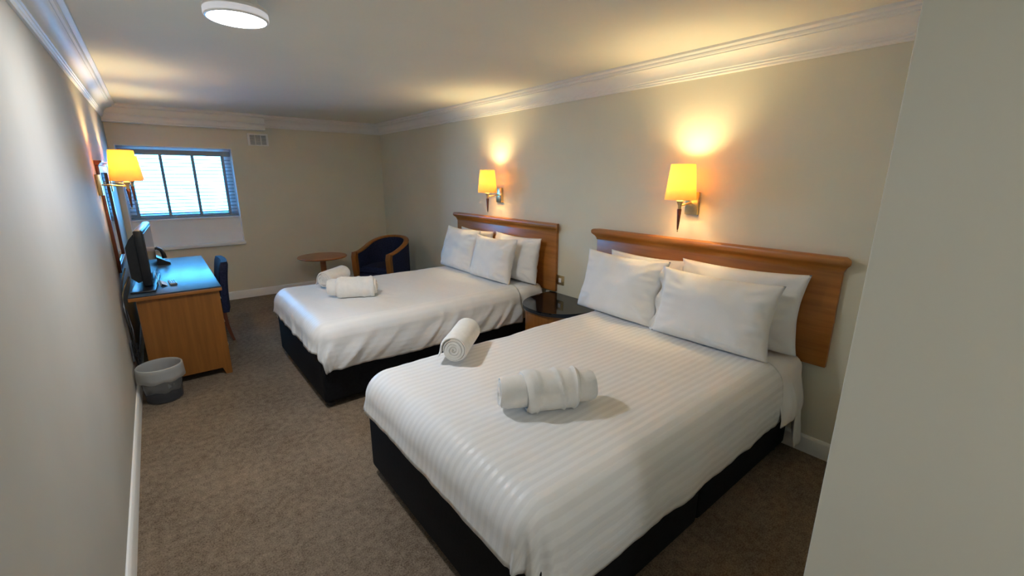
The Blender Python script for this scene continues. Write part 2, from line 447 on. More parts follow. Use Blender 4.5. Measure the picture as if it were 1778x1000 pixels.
# ------------------------------------------------------------------ ceiling light
def ceiling_light(label, x, y, watts):
    cl = thing('ceiling_light', label, 'light', (x, y, H), 0, 'round white ceiling lights')
    R = 0.124
    MB().lathe([(0, 0), (0.085, 0), (0.085, -0.038), (R - 0.006, -0.042), (R, -0.048), (R, -0.084), (R - 0.004, -0.090), (R - 0.010, -0.091), (R - 0.012, -0.086), (0, -0.086)], 56).build('casing', M_white, cl)
    MB().lathe([(0, -0.0865), (R - 0.0125, -0.0865), (R - 0.014, -0.092), (R - 0.03, -0.096), (0, -0.098)], 56).build('diffuser', M_diff, cl)
    MB().lathe([(R + 0.0005, -0.060), (R + 0.0015, -0.062), (R + 0.0015, -0.082), (R + 0.0005, -0.085)], 56, cap=False).build('glowing_rim', M_rim, cl)
    MB().box((R * 0.93, -0.006, -0.08), (R + 0.004, 0.006, -0.05)).build('clip', M_brass, cl)
    ld = bpy.data.lights.new('led_panel', 'AREA'); ld.shape = 'DISK'; ld.size = 2 * R - 0.03
    ld.color = LED_COL; ld.energy = watts; ld.spread = math.radians(180)
    lo = bpy.data.objects.new('led_panel', ld); COL.objects.link(lo); lo.parent = cl; lo.location = (0, 0, -0.099)
ceiling_light('round white ceiling light glowing above the beds', 0.712, 2.425, LED_W)
ceiling_light('added round white ceiling light, unseen in the entrance passage', 0.62, -1.15, PASSAGE_FILL_W)  # added lamp behind the camera, there to brighten the partition wall

# ------------------------------------------------------------------ wall lamps
def sconce(label, loc, rz, pw=LAMP_W):
    """local frame: wall plane x=0, lamp stands out along +x; z=0 at the arm"""
    t = thing('wall_lamp', label, 'lamp', loc, rz, 'brass wall lamps with cream shades')
    MB().box((0, -0.045, -0.075), (0.026, 0.045, 0.075), 0.004).build('backplate', M_brass, t)
    X = 0.168
    MB().tube([(0.026, 0, 0.0), (0.06, 0, 0.001), (0.11, 0, -0.006), (X, 0, -0.010)], 0.006, 10).build('arm', M_brass, t)
    st = MB().lathe([(0, -0.030), (0.0105, -0.030), (0.012, -0.022), (0.011, -0.012), (0.013, -0.004), (0.020, 0.012), (0.023, 0.020), (0.012, 0.026), (0.011, 0.060), (0, 0.060)], 20, Matrix.Translation((X, 0, 0)))
    st.build('lamp_holder', M_brass, t)
    fn = MB().lathe([(0, -0.168), (0.0045, -0.166), (0.0065, -0.150), (0.0145, -0.036), (0.0125, -0.030), (0, -0.030)], 20, Matrix.Translation((X, 0, 0))).build('finial', M_darkwood, t)
    MB().lathe([(0, -0.182), (0.004, -0.180), (0.0055, -0.174), (0.004, -0.167), (0, -0.166)], 14, Matrix.Translation((X, 0, 0))).build('finial_tip', M_brass, fn)
    z0, z1, r0, r1 = 0.028, 0.250, 0.098, 0.075
    sh = MB().lathe([(r0, z0), (r1, z1), (r1 - 0.0025, z1), (r0 - 0.0025, z0), (r0, z0)], 48, Matrix.Translation((X, 0, 0)), cap=False).build('shade', M_shade, t)
    rg = MB()
    for k in range(3):
        a = k * 2 * PI / 3 + 0.4
        rg.tube([(X + 0.011 * math.cos(a), 0.011 * math.sin(a), 0.07), (X + (r0 - 0.006) * math.cos(a), (r0 - 0.006) * math.sin(a), 0.05)], 0.0018, 6)
    rg.build('shade_carrier', M_brass, t)
    MB().lathe([(0, 0.058), (0.012, 0.062), (0.024, 0.074), (0.034, 0.092), (0.036, 0.106), (0.031, 0.122), (0.018, 0.134), (0, 0.138)], 20, Matrix.Translation((X, 0, 0))).build('bulb', M_bulb, t)
    ld = bpy.data.lights.new('bulb_light', 'POINT')
    ld.color = LAMP_COL; ld.energy = pw; ld.shadow_soft_size = 0.035
    lo = bpy.data.objects.new('bulb_light', ld); COL.objects.link(lo)
    lo.parent = t; lo.location = (X, 0, 0.176)
    return t
sconce('brass wall lamp with cream shade above the striped bed', (W, 1.56, 1.432), PI)
sconce('brass wall lamp with cream shade above the bed next to the tub chair', (W, 3.70, 1.418), PI)
sconce('brass wall lamp with cream shade above the desk end with the bin', (0, 4.45, 1.535), 0, LAMP_W * 0.65)
sconce('brass wall lamp on the window side of the mirror', (0, 5.60, 1.535), 0, LAMP_W * 0.65)

# ------------------------------------------------------------------ mirror
mr = thing('wall_mirror', 'tall wood framed mirror above the desk', 'mirror', (0, 5.0, 0.85))
mb = MB(); y0, y1, z1 = -0.40, 0.40, 0.83
mb.box((0, y0, 0), (0.022, y0 + 0.055, z1), 0.004).box((0, y1 - 0.055, 0), (0.022, y1, z1), 0.004)
mb.box((0, y0 + 0.055, 0), (0.022, y1 - 0.055, 0.055), 0.004).box((0, y0 + 0.055, z1 - 0.055), (0.022, y1 - 0.055, z1), 0.004)
mb.prism([(0, z1), (0.026, z1), (0.034, z1 + 0.012), (0.045, z1 + 0.022), (0.045, z1 + 0.032), (0, z1 + 0.032)], 1, y0 - 0.03, y1 + 0.03)
mb.build('frame', M_redwood, mr)
MB().box((0.004, y0 + 0.05, 0.05), (0.010, y1 - 0.05, z1 - 0.05)).build('mirror_glass', M_mirror, mr)

# ------------------------------------------------------------------ headboards
def headboard(label, yc):
    t = thing('headboard', label, 'headboard', (W, yc, 0.56), 0, 'wooden headboards on the wall')
    hw = 0.845
    MB().box((-0.030, -hw, 0), (-0.001, hw, 0.575), 0.003).build('panel', M_woodY, t)
    pr = [(-0.001, 0.545), (-0.034, 0.545), (-0.036, 0.560), (-0.044, 0.574), (-0.056, 0.586), (-0.064, 0.594), (-0.068, 0.604), (-0.068, 0.616), (-0.064, 0.626), (-0.054, 0.631), (-0.001, 0.631)]
    mb = MB()
    n = len(pr)
    bm = mb.bm
    rows = []
    for (yy, sgn) in ((-1, -1), (1, 1)):
        rows.append([bm.verts.new((p[0], sgn * (hw + max(0.0, -p[0] - 0.030)), p[1])) for p in pr])
    for i in range(n):
        bm.faces.new((rows[0][i], rows[0][(i + 1) % n], rows[1][(i + 1) % n], rows[1][i]))
    bm.faces.new(rows[0][::-1]); bm.faces.new(rows[1])
    bmesh.ops.recalc_face_normals(bm, faces=list(bm.faces))
    mb.build('top_moulding', M_woodY, t)
    return t
headboard('honey wood headboard behind the striped bed', 1.505)
headboard('honey wood headboard behind the plain white bed', 3.672)

# ------------------------------------------------------------------ beds
BW = 1.35
def bed(label, yc, x0=1.03):
    t = thing('double_bed', label, 'bed', (x0, yc, 0))
    L = W - 0.075 - x0; h = BW / 2
    mb = MB().box((0, -h, 0.045), (L * 0.5 - 0.002, h, 0.435), 0.022, 4).box((L * 0.5 + 0.002, -h, 0.045), (L, h, 0.435), 0.022, 4)
    mb.build('divan_base', M_blackfab, t)
    MB().box((0.012, -h + 0.012, 0.436), (L, h - 0.012, 0.578), 0.04, 4).build('mattress', M_linen, t)
    for x in (0.05, L - 0.06):
        for s in (-1, 1):
            mb = MB()
            mb.lathe([(0, 0), (0.018, 0.0), (0.024, 0.006), (0.024, 0.030), (0.018, 0.036), (0.012, 0.044), (0, 0.046)], 16, Matrix.Translation((x, s * (h - 0.045), 0)))
            mb.build('castor', M_blackpl, t)
    return t
YN, YF = 1.455, 3.655
bed('double bed on a black divan under the striped duvet', YN)
bed('double bed on a black divan next to the tub chair', YF)

def drape(name, material, label, cat, x0, x1, y0, y1, ztop, r, of, o0, o1, step, seed, puff=0.03, fold=0.012, skew=0.5, foot=True, thick=0.02, freq=9.0, corner=0.016, top=0.006, flare=0.0, group=None, lead=0.0, tail=0.0):
    """cloth lying on the block x0..x1, y0..y1; of/o0/o1 = lengths hanging at the foot and the two sides"""
    Lx, Ly = x1 - x0, y1 - y0
    na = max(2, int(round((Lx + of) / step))); nb = int(round((Ly + o0 + o1) / step))
    P, UV = [], []
    for i in range(na + 1):
        a = -of + (Lx + of) * i / na
        row, ur = [], []
        for j in range(nb + 1):
            b = -o0 + (Ly + o0 + o1) * j / nb
            qa = max(a, r) if foot else a
            qb = min(max(b, r), Ly - r)
            da, db = a - qa, b - qb
            Ls = (abs(da) ** 3.0 + abs(db) ** 3.0) ** (1 / 3.0)
            hyp = math.hypot(da, db)
            n = Vector((da / hyp, db / hyp, 0)) if hyp > 1e-9 else Vector((0, 0, 0))
            arc = r * PI / 2
            th = min(Ls / r, PI / 2)
            hang = max(0.0, Ls - arc)
            if tail and db < 0: hang *= 1 + tail * smooth01(0.50 * Lx, 0.62 * Lx, a)
            pf = puff - lead * (1 - smooth01(0.03, 0.13, a)) if lead else puff
            hor, zz = r * math.sin(th), -r * (1 - math.cos(th)) - hang
            w = smooth01(0.5 * r, arc + 0.10, Ls)
            ph = math.atan2(db, da) if hyp > 1e-9 else 0.0
            cw = (min(abs(da), abs(db)) / max(abs(da), abs(db), 1e-6)) if (abs(da) > 1e-6 and abs(db) > 1e-6) else 0.0
            t = a + math.copysign(1.0, db) * 1.7 if abs(db) > abs(da) else b
            side_w = 1.0 if abs(db) >= abs(da) else 0.55
            q = (t + hang * skew * 1.2)
            fo = nz(q * freq, hang * 2.2, seed) * 1.0 + 0.5 * nz(q * freq * 2.3, hang * 3.0, seed + 7)
            fo = fo if fo > 0 else fo * 0.6
            dis = w * fold * side_w * fo * (1.0 - 0.4 * smooth01(arc + 0.2, arc + 0.3, Ls))
            if cw > 0:
                dis += w * (corner if db < 0 else 0.010) * cw ** 0.6 * (math.sin(ph * 15 + 2.0 * nz(ph * 3, hang * 4, seed)) * 0.6 + nz(ph * 9, hang * 3, seed + 3))
            bulge = math.sin(min(1.0, hang / 0.24) * PI) * 0.018 * w + flare * smooth01(arc, arc + 0.25, Ls)
            nrm = n * math.sin(th) + Vector((0, 0, 1)) * math.cos(th)
            base = Vector((qa, qb, 0)) + n * hor + Vector((0, 0, zz))
            tp = top * (nz(a * 2.2, b * 2.6, seed + 20) * 1.2 + 0.6 * nz(a * 5 + b * 3, b * 7, seed + 21)) + 0.35 * top * nz(a * 16 + b * 5, b * 13 - a * 4, seed + 22)
            base += nrm * (pf + dis + tp * (1 - 0.5 * w)) + n * bulge
            if hang > 0: base.z += hang * 0.10 * nz(t * 5, 0.3, seed + 5)
            row.append((x0 + base.x, y0 + base.y, ztop - puff + base.z)); ur.append((a, b))
        P.append(row); UV.append(ur)
    c = Vector(((x0 + x1) / 2, (y0 + y1) / 2, ztop))
    mb = MB().grid([[tuple(Vector(p) - c) for p in row] for row in P], UV)
    bmesh.ops.recalc_face_normals(mb.bm, faces=list(mb.bm.faces))
    cen = sum((f.normal.z * f.calc_area() for f in mb.bm.faces))
    if cen < 0: bmesh.ops.reverse_faces(mb.bm, faces=list(mb.bm.faces))
    o = mb.build(name, material, angle=None, loc=c)
    sd = o.modifiers.new('thickness', 'SOLIDIFY'); sd.thickness = thick; sd.offset = -1.0
    return tag(o, label, cat, group)

hB = BW / 2
drape('duvet', M_stripe, 'white satin striped duvet with two rolled towels on it', 'duvet', 1.03, 2.80, YN - hB, YN + hB, 0.622, 0.105, 0.125, 0.240, 0.21, 0.0165, 3.0,
      fold=0.012, skew=0.25, freq=7.0, corner=0.042)
drape('duvet', M_faint, 'white duvet on the bed next to the tub chair, creased along its side', 'duvet', 1.03, 2.80, YF - hB, YF + hB, 0.622, 0.100, 0.125, 0.255, 0.21, 0.0165, 11.0,
      fold=0.026, skew=0.9, freq=9.0, corner=0.014)
for yc, sd, lb in ((YN, 31.0, 'white bed sheet hanging loose at the head of the striped bed'), (YF, 37.0, 'white bed sheet at the head of the plain white bed')):
    drape('bed_sheet', M_sheet, lb, 'sheet', 2.74, W - 0.072, yc - hB, yc + hB, 0.612, 0.05, 0.0, 0.255 if yc < 2 else 0.24, 0.20, 0.0125, sd, puff=0.026, fold=0.016, skew=0.3, foot=False, thick=0.004, freq=10, top=0.006, flare=0.06 if yc < 2 else 0.0, lead=0.022, tail=0.9 if yc < 2 else 0.0)

# ------------------------------------------------------------------ pillows
def pillow(label, xb, yc, zb, w, h, tk, tilt, seed, rz=0.0, roll=0.0, flap=0.0):
    N = 44
    t = math.radians(tilt)
    hv = Vector((math.sin(t), 0, math.cos(t))); fn = Vector((-math.cos(t), 0, math.sin(t))); wv = Vector((0, 1, 0))
    mb = MB(); bm = mb.bm
    grids = []
    for sgn in (1, -1):
        P = []
        for i in range(N + 1):
            u = -1 + 2 * i / N
            u = math.copysign(abs(u) ** 0.85, u)
            row = []
            for j in range(N + 1):
                v = -1 + 2 * j / N
                v = math.copysign(abs(v) ** 0.85, v)
                eu, ev = 1 - abs(u) ** 2.6, 1 - abs(v) ** (2.6 if v > 0 else 4.5)
                th = (max(eu, 0) * max(ev, 0)) ** 0.52
                sag = 1 + 0.14 * (-v)
                px = u * w / 2 * (1 - 0.085 * (1 - v * v) * abs(u) ** 3)
                pz = h / 2 + v * h / 2 * (1 - (0.085 if v > 0 else 0.0) * (1 - u * u) * abs(v) ** 3)
                edge = max(abs(u), abs(v))
                e1 = smooth01(0.35, 0.95, abs(v)) * (1 - abs(v) ** 8)
                e2 = smooth01(0.35, 0.95, abs(u)) * (1 - abs(u) ** 8)
                wr = 0.016 * e1 * nz(u * 7, v * 1.2, seed + sgn) + 0.016 * e2 * nz(v * 6, u * 1.2, seed + 4 + sgn)
                ang = math.atan2(abs(v) - 0.1, abs(u) - 0.1)
                cr = smooth01(0.5, 1.0, min(abs(u), abs(v)) + 0.12)
                wr += 0.010 * cr * (1 - edge ** 10) * math.sin(ang * 16 + seed * 3 + 2 * nz(u * 3, v * 3, seed))
                lo = 0.018 * nz(u * 1.5, v * 1.5, seed + 9) + 0.006 * nz(u * 3.4, v * 3.1, seed + 12)
                thk = sgn * (tk * th * sag + (wr + lo) * th ** 0.5)
                wig = 0.007 * nz(u * 2.5, v * 2.5, seed + 15) * edge
                p = wv * px + hv * pz + fn * (thk + wig)
                row.append(p)
            P.append(row)
        grids.append(P)
    Vf = [[bm.verts.new(p) for p in row] for row in grids[0]]
    Vb = [[Vf[i][j] if i in (0, N) or j in (0, N) else bm.verts.new(grids[1][i][j]) for j in range(N + 1)] for i in range(N + 1)]
    for i in range(N):
        for j in range(N):
            bm.faces.new((Vf[i][j], Vf[i + 1][j], Vf[i + 1][j + 1], Vf[i][j + 1]))
            bm.faces.new((Vb[i][j], Vb[i][j + 1], Vb[i + 1][j + 1], Vb[i + 1][j]))
    if flap:                                                         # open end of the pillowcase beyond the filling
        s = 1 if flap > 0 else -1
        i = N if s > 0 else 0
        prev = Vf[i]
        for k in range(1, 4):
            cur = []
            for j in range(N + 1):
                v = -1 + 2 * j / N
                cur.append(bm.verts.new(prev[j].co + wv * (abs(flap) / 3) * s * (1 - 0.25 * abs(v)) + fn * (0.004 * math.sin(v * 9 + seed) * k)))
            for j in range(N):
                bm.faces.new((prev[j], cur[j], cur[j + 1], prev[j + 1]) if s > 0 else (prev[j], prev[j + 1], cur[j + 1], cur[j]))
            prev = cur
    bmesh.ops.rotate(bm, verts=list(bm.verts), cent=(0, 0, 0), matrix=Matrix.Rotation(math.radians(roll), 3, 'X'))
    bmesh.ops.recalc_face_normals(bm, faces=list(bm.faces))
    o = mb.build('pillow', M_linen, angle=None, loc=(xb, yc, zb))
    o.rotation_euler = (0, 0, math.radians(rz))
    return tag(o, label, 'pillow')
ZP = 0.622
pillow('white back pillow against the striped bed headboard, on the nightstand side', 2.970, 1.800, ZP, 0.66, 0.440, 0.076, 7, 5.0)
pillow('white back pillow against the striped bed headboard, its corner standing up', 2.970, 1.145, ZP, 0.76, 0.462, 0.080, 7, 6.0, 0, -1)
pillow('white front pillow on the striped bed, on the nightstand side', 2.775, 1.890, ZP + 0.004, 0.72, 0.450, 0.088, 14, 1.0, -2, 0)
pillow('white front pillow on the striped bed, with open case end', 2.745, 1.185, ZP + 0.004, 0.71, 0.425, 0.095, 14, 2.0, 2, 0, 0.035)
pillow('white back pillow against the plain bed headboard, on the tub chair side', 2.970, 3.98, ZP, 0.62, 0.43, 0.075, 7, 15.0)
pillow('white back pillow against the plain bed headboard, on the nightstand side', 2.965, 3.285, ZP, 0.70, 0.435, 0.085, 8, 16.0)
pillow('white front pillow on the plain bed, on the tub chair side', 2.765, 4.03, ZP + 0.004, 0.66, 0.455, 0.090, 15, 17.0, -1)
pillow('white front pillow on the plain bed, on the nightstand side', 2.750, 3.395, ZP + 0.004, 0.62, 0.42, 0.095, 14, 18.0, 2)

# ------------------------------------------------------------------ towels
def spiral_roll(R, L, turns, seed, flap=0.0):
    """rolled towel along local x, resting on z=0"""
    mb = MB(); bm = mb.bm
    n = int(turns * 30); r0 = 0.006; th = (R - r0) / turns
    prof = []
    for i in range(n + 1):
        a = 2 * PI * i / 30
        r = r0 + th * a / (2 * PI)
        prof.append((a, r))
    outer = [(r, 2 * PI * turns - a + 0.10) for a, r in prof]
    tk = th * 0.84
    nx = 16
    rows = []
    for k in range(nx + 1):
        s = k / nx
        x = (s - 0.5) * L
        e = min(s, 1 - s) * L
        rnd = 1.0 - 0.10 * (1 - smooth01(0, 0.02, e)) 
        row = []
        O, I = [], []
        for (r, a) in outer:
            wob = 1 + 0.018 * nz(math.cos(a) * 1.5 + r * 30, math.sin(a) * 1.5, seed + x * 5) + 0.01 * nz(x * 14, a * 0.6, seed)
            xx = x + (0.010 * nz(r * 60, a * 0.4, seed + 3) - 0.10 * (r / R) ** 2 * 0.08) * (1 if s > 0.5 else -1) * smooth01(0.35, 0.5, abs(s - 0.5))
            ro, ri = r * wob * (rnd if r > R - th * 1.2 else 1), max(0.002, (r - tk) * wob)
            O.append(Vector((xx, ro * math.cos(a), ro * math.sin(a)))); I.append(Vector((xx, ri * math.cos(a), ri * math.sin(a))))
        if flap:
            a = outer[-1][1]; tdir = Vector((0, math.sin(a), -math.cos(a)))
            for q in (0.4, 0.75, 1.0):
                O.append(O[len(outer) - 1] + tdir * flap * q + Vector((0, math.cos(a), math.sin(a))) * (0.012 * q * q)); I.append(I[len(outer) - 1] + tdir * flap * q * 0.97 + Vector((0, math.cos(a), math.sin(a))) * (0.018 * q * q - 0.002))
        rows.append(O + I[::-1])
    V = [[bm.verts.new(p + Vector((0, 0, R))) for p in row] for row in rows]
    K = len(V[0])
    for i in range(nx):
        for j in range(K):
            bm.faces.new((V[i][j], V[i][(j + 1) % K], V[i + 1][(j + 1) % K], V[i + 1][j]))
    h = K // 2
    for i in (0, nx):
        for j in range(h - 1):
            bm.faces.new((V[i][j], V[i][j + 1], V[i][K - 2 - j], V[i][K - 1 - j]))
    bmesh.ops.recalc_face_normals(bm, faces=list(bm.faces))
    return mb

def wrap_band(R, L, off, seed, tk=0.010):
    """smaller towel wound round the roll, with soft folds and a drooping edge"""
    mb = MB(); bm = mb.bm
    nx, na = 26, 56
    shells = []
    for inner in (0, 1):
        rows = []
        for k in range(nx + 1):
            s = k / nx; x = off + (s - 0.5) * L
            row = []
            for j in range(na):
                a = 2 * PI * j / na
                ln = 0.006 * math.sin(s * 3.0 + a * 1.0 + seed)
                rr = R - 0.003 if inner else R + tk
                if not inner:
                    e = min(s, 1 - s) * L
                    rr += -tk * 0.55 * (1 - smooth01(0, 0.012, e))
                    fold = nz(s * 6 + 0.7 * math.sin(a), a * 0.8, seed) 
                    rr += 0.004 * max(fold, -0.3)
                    for fp, sl, wd in ((0.10, 0.02, 0.05), (0.20, 0.015, 0.03), (0.66, -0.07, 0.03), (0.93, 0.0, 0.03)):
                        dd = (s - fp - sl * math.sin(a)) / wd
                        rr += 0.007 * math.exp(-dd * dd)
                    bot = max(0.0, -math.sin(a)) ** 2
                    fr = max(0.0, math.cos(a - PI * 1.15))
                    rr += 0.006 * fr * (1.0 if s < 0.75 else 0.5)
                y, z = rr * math.cos(a), rr * math.sin(a)
                z = max(z, -R - 0.001 + (0.0012 if inner else 0))
                row.append(Vector((x + ln * (0.3 + abs(s - 0.5) * 2), y, z + R)))
            rows.append(row)
        shells.append([[bm.verts.new(p) for p in row] for row in rows])
    A, B = shells
    for i in range(nx):
        for j in range(na):
            k = (j + 1) % na
            bm.faces.new((A[i][j], A[i][k], A[i + 1][k], A[i + 1][j])); bm.faces.new((B[i][j], B[i + 1][j], B[i + 1][k], B[i][k]))
    for i in (0, nx):
        for j in range(na):
            k = (j + 1) % na
            bm.faces.new((A[i][j], A[i][k], B[i][k], B[i][j]))
    bmesh.ops.recalc_face_normals(bm, faces=list(bm.faces))
    return mb
ZT = 0.630
def rolled(label, x, y, rz, R, L, seed):
    t = thing('rolled_towel', label, 'towel', (x, y, ZT), rz, 'rolled white towels on the beds')
    spiral_roll(R, L, 5.0, seed, 0.058).build('roll', M_towel, t, angle=50)
    return t
def wrapped(label, x, y, rz, R, L, bl_, off, seed):
    t = thing('wrapped_towel', label, 'towel', (x, y, ZT), rz, 'rolled white towels on the beds')
    spiral_roll(R, L, 5.0, seed).build('roll', M_towel, t, angle=50)
    wrap_band(R, bl_, off, seed).build('wrapped_cloth', M_towel, t, angle=60)
    return t
rolled('white towel roll with spiral end showing, on the striped duvet', 1.545, 1.985, math.atan2(0.27, 0.29), 0.080, 0.35, 2.0)
wrapped('white rolled towel with a cloth wrapped round it on the striped duvet', 1.515, 1.250, math.atan2(-0.183, 0.348), 0.076, 0.43, 0.235, 0.012, 4.0)
rolled('white towel roll behind the wrapped one on the plain white duvet', 1.50, 4.10, math.atan2(0.26, 0.30), 0.076, 0.36, 6.0)
wrapped('white rolled towel with a cloth wrapped round it on the plain duvet', 1.49, 3.59, math.atan2(-0.183, 0.348), 0.075, 0.40, 0.29, 0.03, 8.0)

# ------------------------------------------------------------------ nightstand
ns = thing('nightstand', 'curved honey wood nightstand with black glass top between the beds', 'nightstand', (W - 0.02, 2.545, 0))
def dshape(r, d, back=0.0, n=40):
    """D outline: flat side at x=back towards the wall, rounded towards -x"""
    pts = []
    for i in range(n + 1):
        a = PI / 2 + PI * i / n
        c, s = math.cos(a), math.sin(a)
        pts.append((back - d * abs(c) ** 0.72, r * math.copysign(abs(s) ** 0.9, s)))
    return pts
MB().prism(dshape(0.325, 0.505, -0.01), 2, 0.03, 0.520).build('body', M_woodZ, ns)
MB().prism(dshape(0.30, 0.46, -0.01), 2, 0.0, 0.03).build('plinth', M_blackpl, ns)
MB().prism(dshape(0.350, 0.540), 2, 0.520, 0.538).build('edge_trim', M_blackpl, ns)
MB().prism(dshape(0.347, 0.537), 2, 0.538, 0.550).build('glass_top', M_blackglass, ns)

# light switch beside the headboard
sw = thing('wall_switch', 'square brass switch plate with white rocker beside the headboard', 'switch', (W, 2.785, 0.672))
MB().box((-0.008, -0.044, -0.044), (0, 0.044, 0.044), 0.003).build('plate', M_brass, sw)
MB().box((-0.014, -0.016, -0.02), (-0.007, 0.016, 0.02), 0.002).build('rocker', M_white, sw)

# ------------------------------------------------------------------ desk
DX0, DX1, DY0, DY1 = 0.055, 0.615, 4.085, 5.845
dk = thing('desk', 'honey wood desk with glossy top along the mirror wall', 'desk', (DX0, DY0, 0))
dw, dl = DX1 - DX0, DY1 - DY0
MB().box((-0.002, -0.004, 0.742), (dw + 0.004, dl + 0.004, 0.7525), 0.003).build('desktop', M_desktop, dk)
mb = MB()
mb.box((-0.006, -0.008, 0.715), (dw + 0.006, 0.006, 0.7415), 0.004).box((-0.006, dl - 0.006, 0.715), (dw + 0.006, dl + 0.008, 0.7415), 0.004)
mb.box((dw - 0.006, 0.006, 0.715), (dw + 0.008, dl - 0.006, 0.7415), 0.004)
mb.build('edge_lipping', M_woodX, dk)
def end_panel(y):
    mb = MB().prism([(0.035, 0.06), (dw - 0.075, 0.06), (dw - 0.055, 0.0), (dw - 0.012, 0.0), (dw - 0.012, 0.715), (0.035, 0.715)], 1, y, y + 0.024)
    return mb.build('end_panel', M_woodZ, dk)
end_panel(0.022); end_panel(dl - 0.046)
MB().box((0.04, 0.046, 0.09), (0.06, dl - 0.046, 0.715)).build('back_panel', M_woodY, dk)
def pedestal(y0, y1):
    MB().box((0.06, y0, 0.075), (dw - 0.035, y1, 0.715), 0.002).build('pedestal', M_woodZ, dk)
    for k in range(3):
        z0 = 0.085 + k * 0.208
        d = MB().box((dw - 0.035, y0 + 0.006, z0), (dw - 0.016, y1 - 0.006, z0 + 0.200), 0.003).build('drawer', M_woodY, dk)
        ym = (y0 + y1) / 2
        MB().tube([(dw - 0.016, ym - 0.05, z0 + 0.1), (dw + 0.004, ym - 0.045, z0 + 0.1), (dw + 0.004, ym + 0.045, z0 + 0.1), (dw - 0.016, ym + 0.05, z0 + 0.1)], 0.005, 8).build('drawer_handle', M_brass, d)
pedestal(0.046, 0.50)
pedestal(dl - 0.46, dl - 0.046)

# desk chair: back faces the desk
ch = thing('desk_chair', 'navy upholstered desk chair with red brown legs pulled up to the desk', 'chair', (0.466, 5.175, 0))
mb = MB()
P = []
def slab(mb, fx, y0, y1, z0, z1, th, n=14, mz=14):
    bm = mb.bm
    V = []
    for side in (0, 1):
        g = []
        for i in range(n + 1):
            v = i / n; z = z0 + (z1 - z0) * v
            row = []
            for j in range(mz + 1):
                u = j / mz; y = y0 + (y1 - y0) * u
                e = min(1.0, min(u, 1 - u) * mz / 1.6, min(v, 1 - v) * n / 1.6)
                k = 0.62 + 0.38 * math.sqrt(max(0, 1 - (1 - e) ** 2))
                x = fx(u, v) + (th / 2 * k if side else -th / 2 * k)
                row.append(bm.verts.new((x, y, z)))
            g.append(row)
        V.append(g)
    A, B = V
    for i in range(n):
        for j in range(mz):
            bm.faces.new((A[i][j], A[i + 1][j], A[i + 1][j + 1], A[i][j + 1])); bm.faces.new((B[i][j], B[i][j + 1], B[i + 1][j + 1], B[i + 1][j]))
    for i in range(n):
        bm.faces.new((A[i][0], B[i][0], B[i + 1][0], A[i + 1][0])); bm.faces.new((A[i][mz], A[i + 1][mz], B[i + 1][mz], B[i][mz]))
    for j in range(mz):
        bm.faces.new((A[0][j], A[0][j + 1], B[0][j + 1], B[0][j])); bm.faces.new((A[n][j], B[n][j], B[n][j + 1], A[n][j + 1]))
    bmesh.ops.recalc_face_normals(bm, faces=list(bm.faces))
    return mb
slab(mb, lambda u, v: 0.228 + 0.062 * v * v - 0.02 * v + 0.018 * (1 - (2 * u - 1) ** 2), -0.225, 0.225, 0.30, 0.800, 0.078)
mb.build('backrest', M_navy, ch)
MB().box((-0.18, -0.215, 0.405), (0.20, 0.215, 0.475), 0.022, 4).build('seat', M_navy, ch)
MB().box((-0.16, -0.195, 0.355), (0.19, 0.195, 0.405), 0.004).build('seat_rail', M_redwood, ch)
for s in (-1, 1):
    sq = [(-0.015, -0.015), (0.015, -0.015), (0.015, 0.015), (-0.015, 0.015)]
    MB().sweep([(0.215, s * 0.195, 0.40), (0.212, s * 0.196, 0.30), (0.220, s * 0.198, 0.17), (0.244, s * 0.202, 0.05), (0.258, s * 0.205, 0.0)], sq, scale=[1.2, 1.2, 1.05, 0.85, 0.75]).build('leg', M_redwood, ch)
    MB().sweep([(-0.15, s * 0.185, 0.36), (-0.152, s * 0.187, 0.0)], sq, scale=[1.2, 0.8]).build('leg', M_redwood, ch)

# ------------------------------------------------------------------ television
tv = thing('television', 'black flat television standing on the desk in front of the mirror', 'television', (0.175, 4.26, 0.7525), math.radians(-3.0))
MB().box((-0.105, -0.10, 0), (0.045, 0.62, 0.016), 0.007, 3).build('stand_base', M_blackpl, tv)
MB().box((-0.045, 0.30, 0.015), (-0.01, 0.52, 0.10), 0.006).build('stand_neck', M_blackpl, tv)
mb = MB().box((-0.030, 0, 0.030), (0.026, 0.82, 0.455), 0.012, 3)
mb.prism([(-0.029, 0.07), (-0.029, 0.43), (-0.062, 0.39), (-0.092, 0.33), (-0.092, 0.10), (-0.055, 0.06)], 1, 0.015, 0.80)
mb.build('cabinet', M_blackpl, tv)
MB().box((0.0245, 0.035, 0.070), (0.0285, 0.785, 0.425)).build('screen', M_screen, tv)

# telephone
ph = thing('telephone', 'black desk telephone with upright handset near the window', 'telephone', (0.265, 5.50, 0.7525), math.radians(0))
MB().prism([(-0.07, 0), (0.075, 0), (0.075, 0.022), (0.03, 0.045), (-0.03, 0.085), (-0.07, 0.09)], 1, -0.07, 0.09).build('base', M_blackpl, ph)
hs = [(-0.045, 0.01, 0.085), (-0.055, 0.0, 0.115), (-0.040, -0.005, 0.155), (-0.012, -0.01, 0.165), (0.018, -0.01, 0.145), (0.032, -0.005, 0.105), (0.036, 0.0, 0.062)]
MB().tube([(p[0], p[1] - 0.02, p[2]) for p in hs], 0.015, 12, scale=[1.35, 1.25, 0.95, 0.9, 0.95, 1.25, 1.4]).build('handset', M_blackpl, ph)
mb = MB()
for i in range(4):
    for j in range(3):
        mb.box((0.034 + i * 0.010, 0.035 + j * 0.016 - 0.04, 0.036 - i * 0.005), (0.041 + i * 0.010, 0.046 + j * 0.016 - 0.04, 0.046 - i * 0.005), 0.001)
mb.build('keypad', M_greypl, ph)

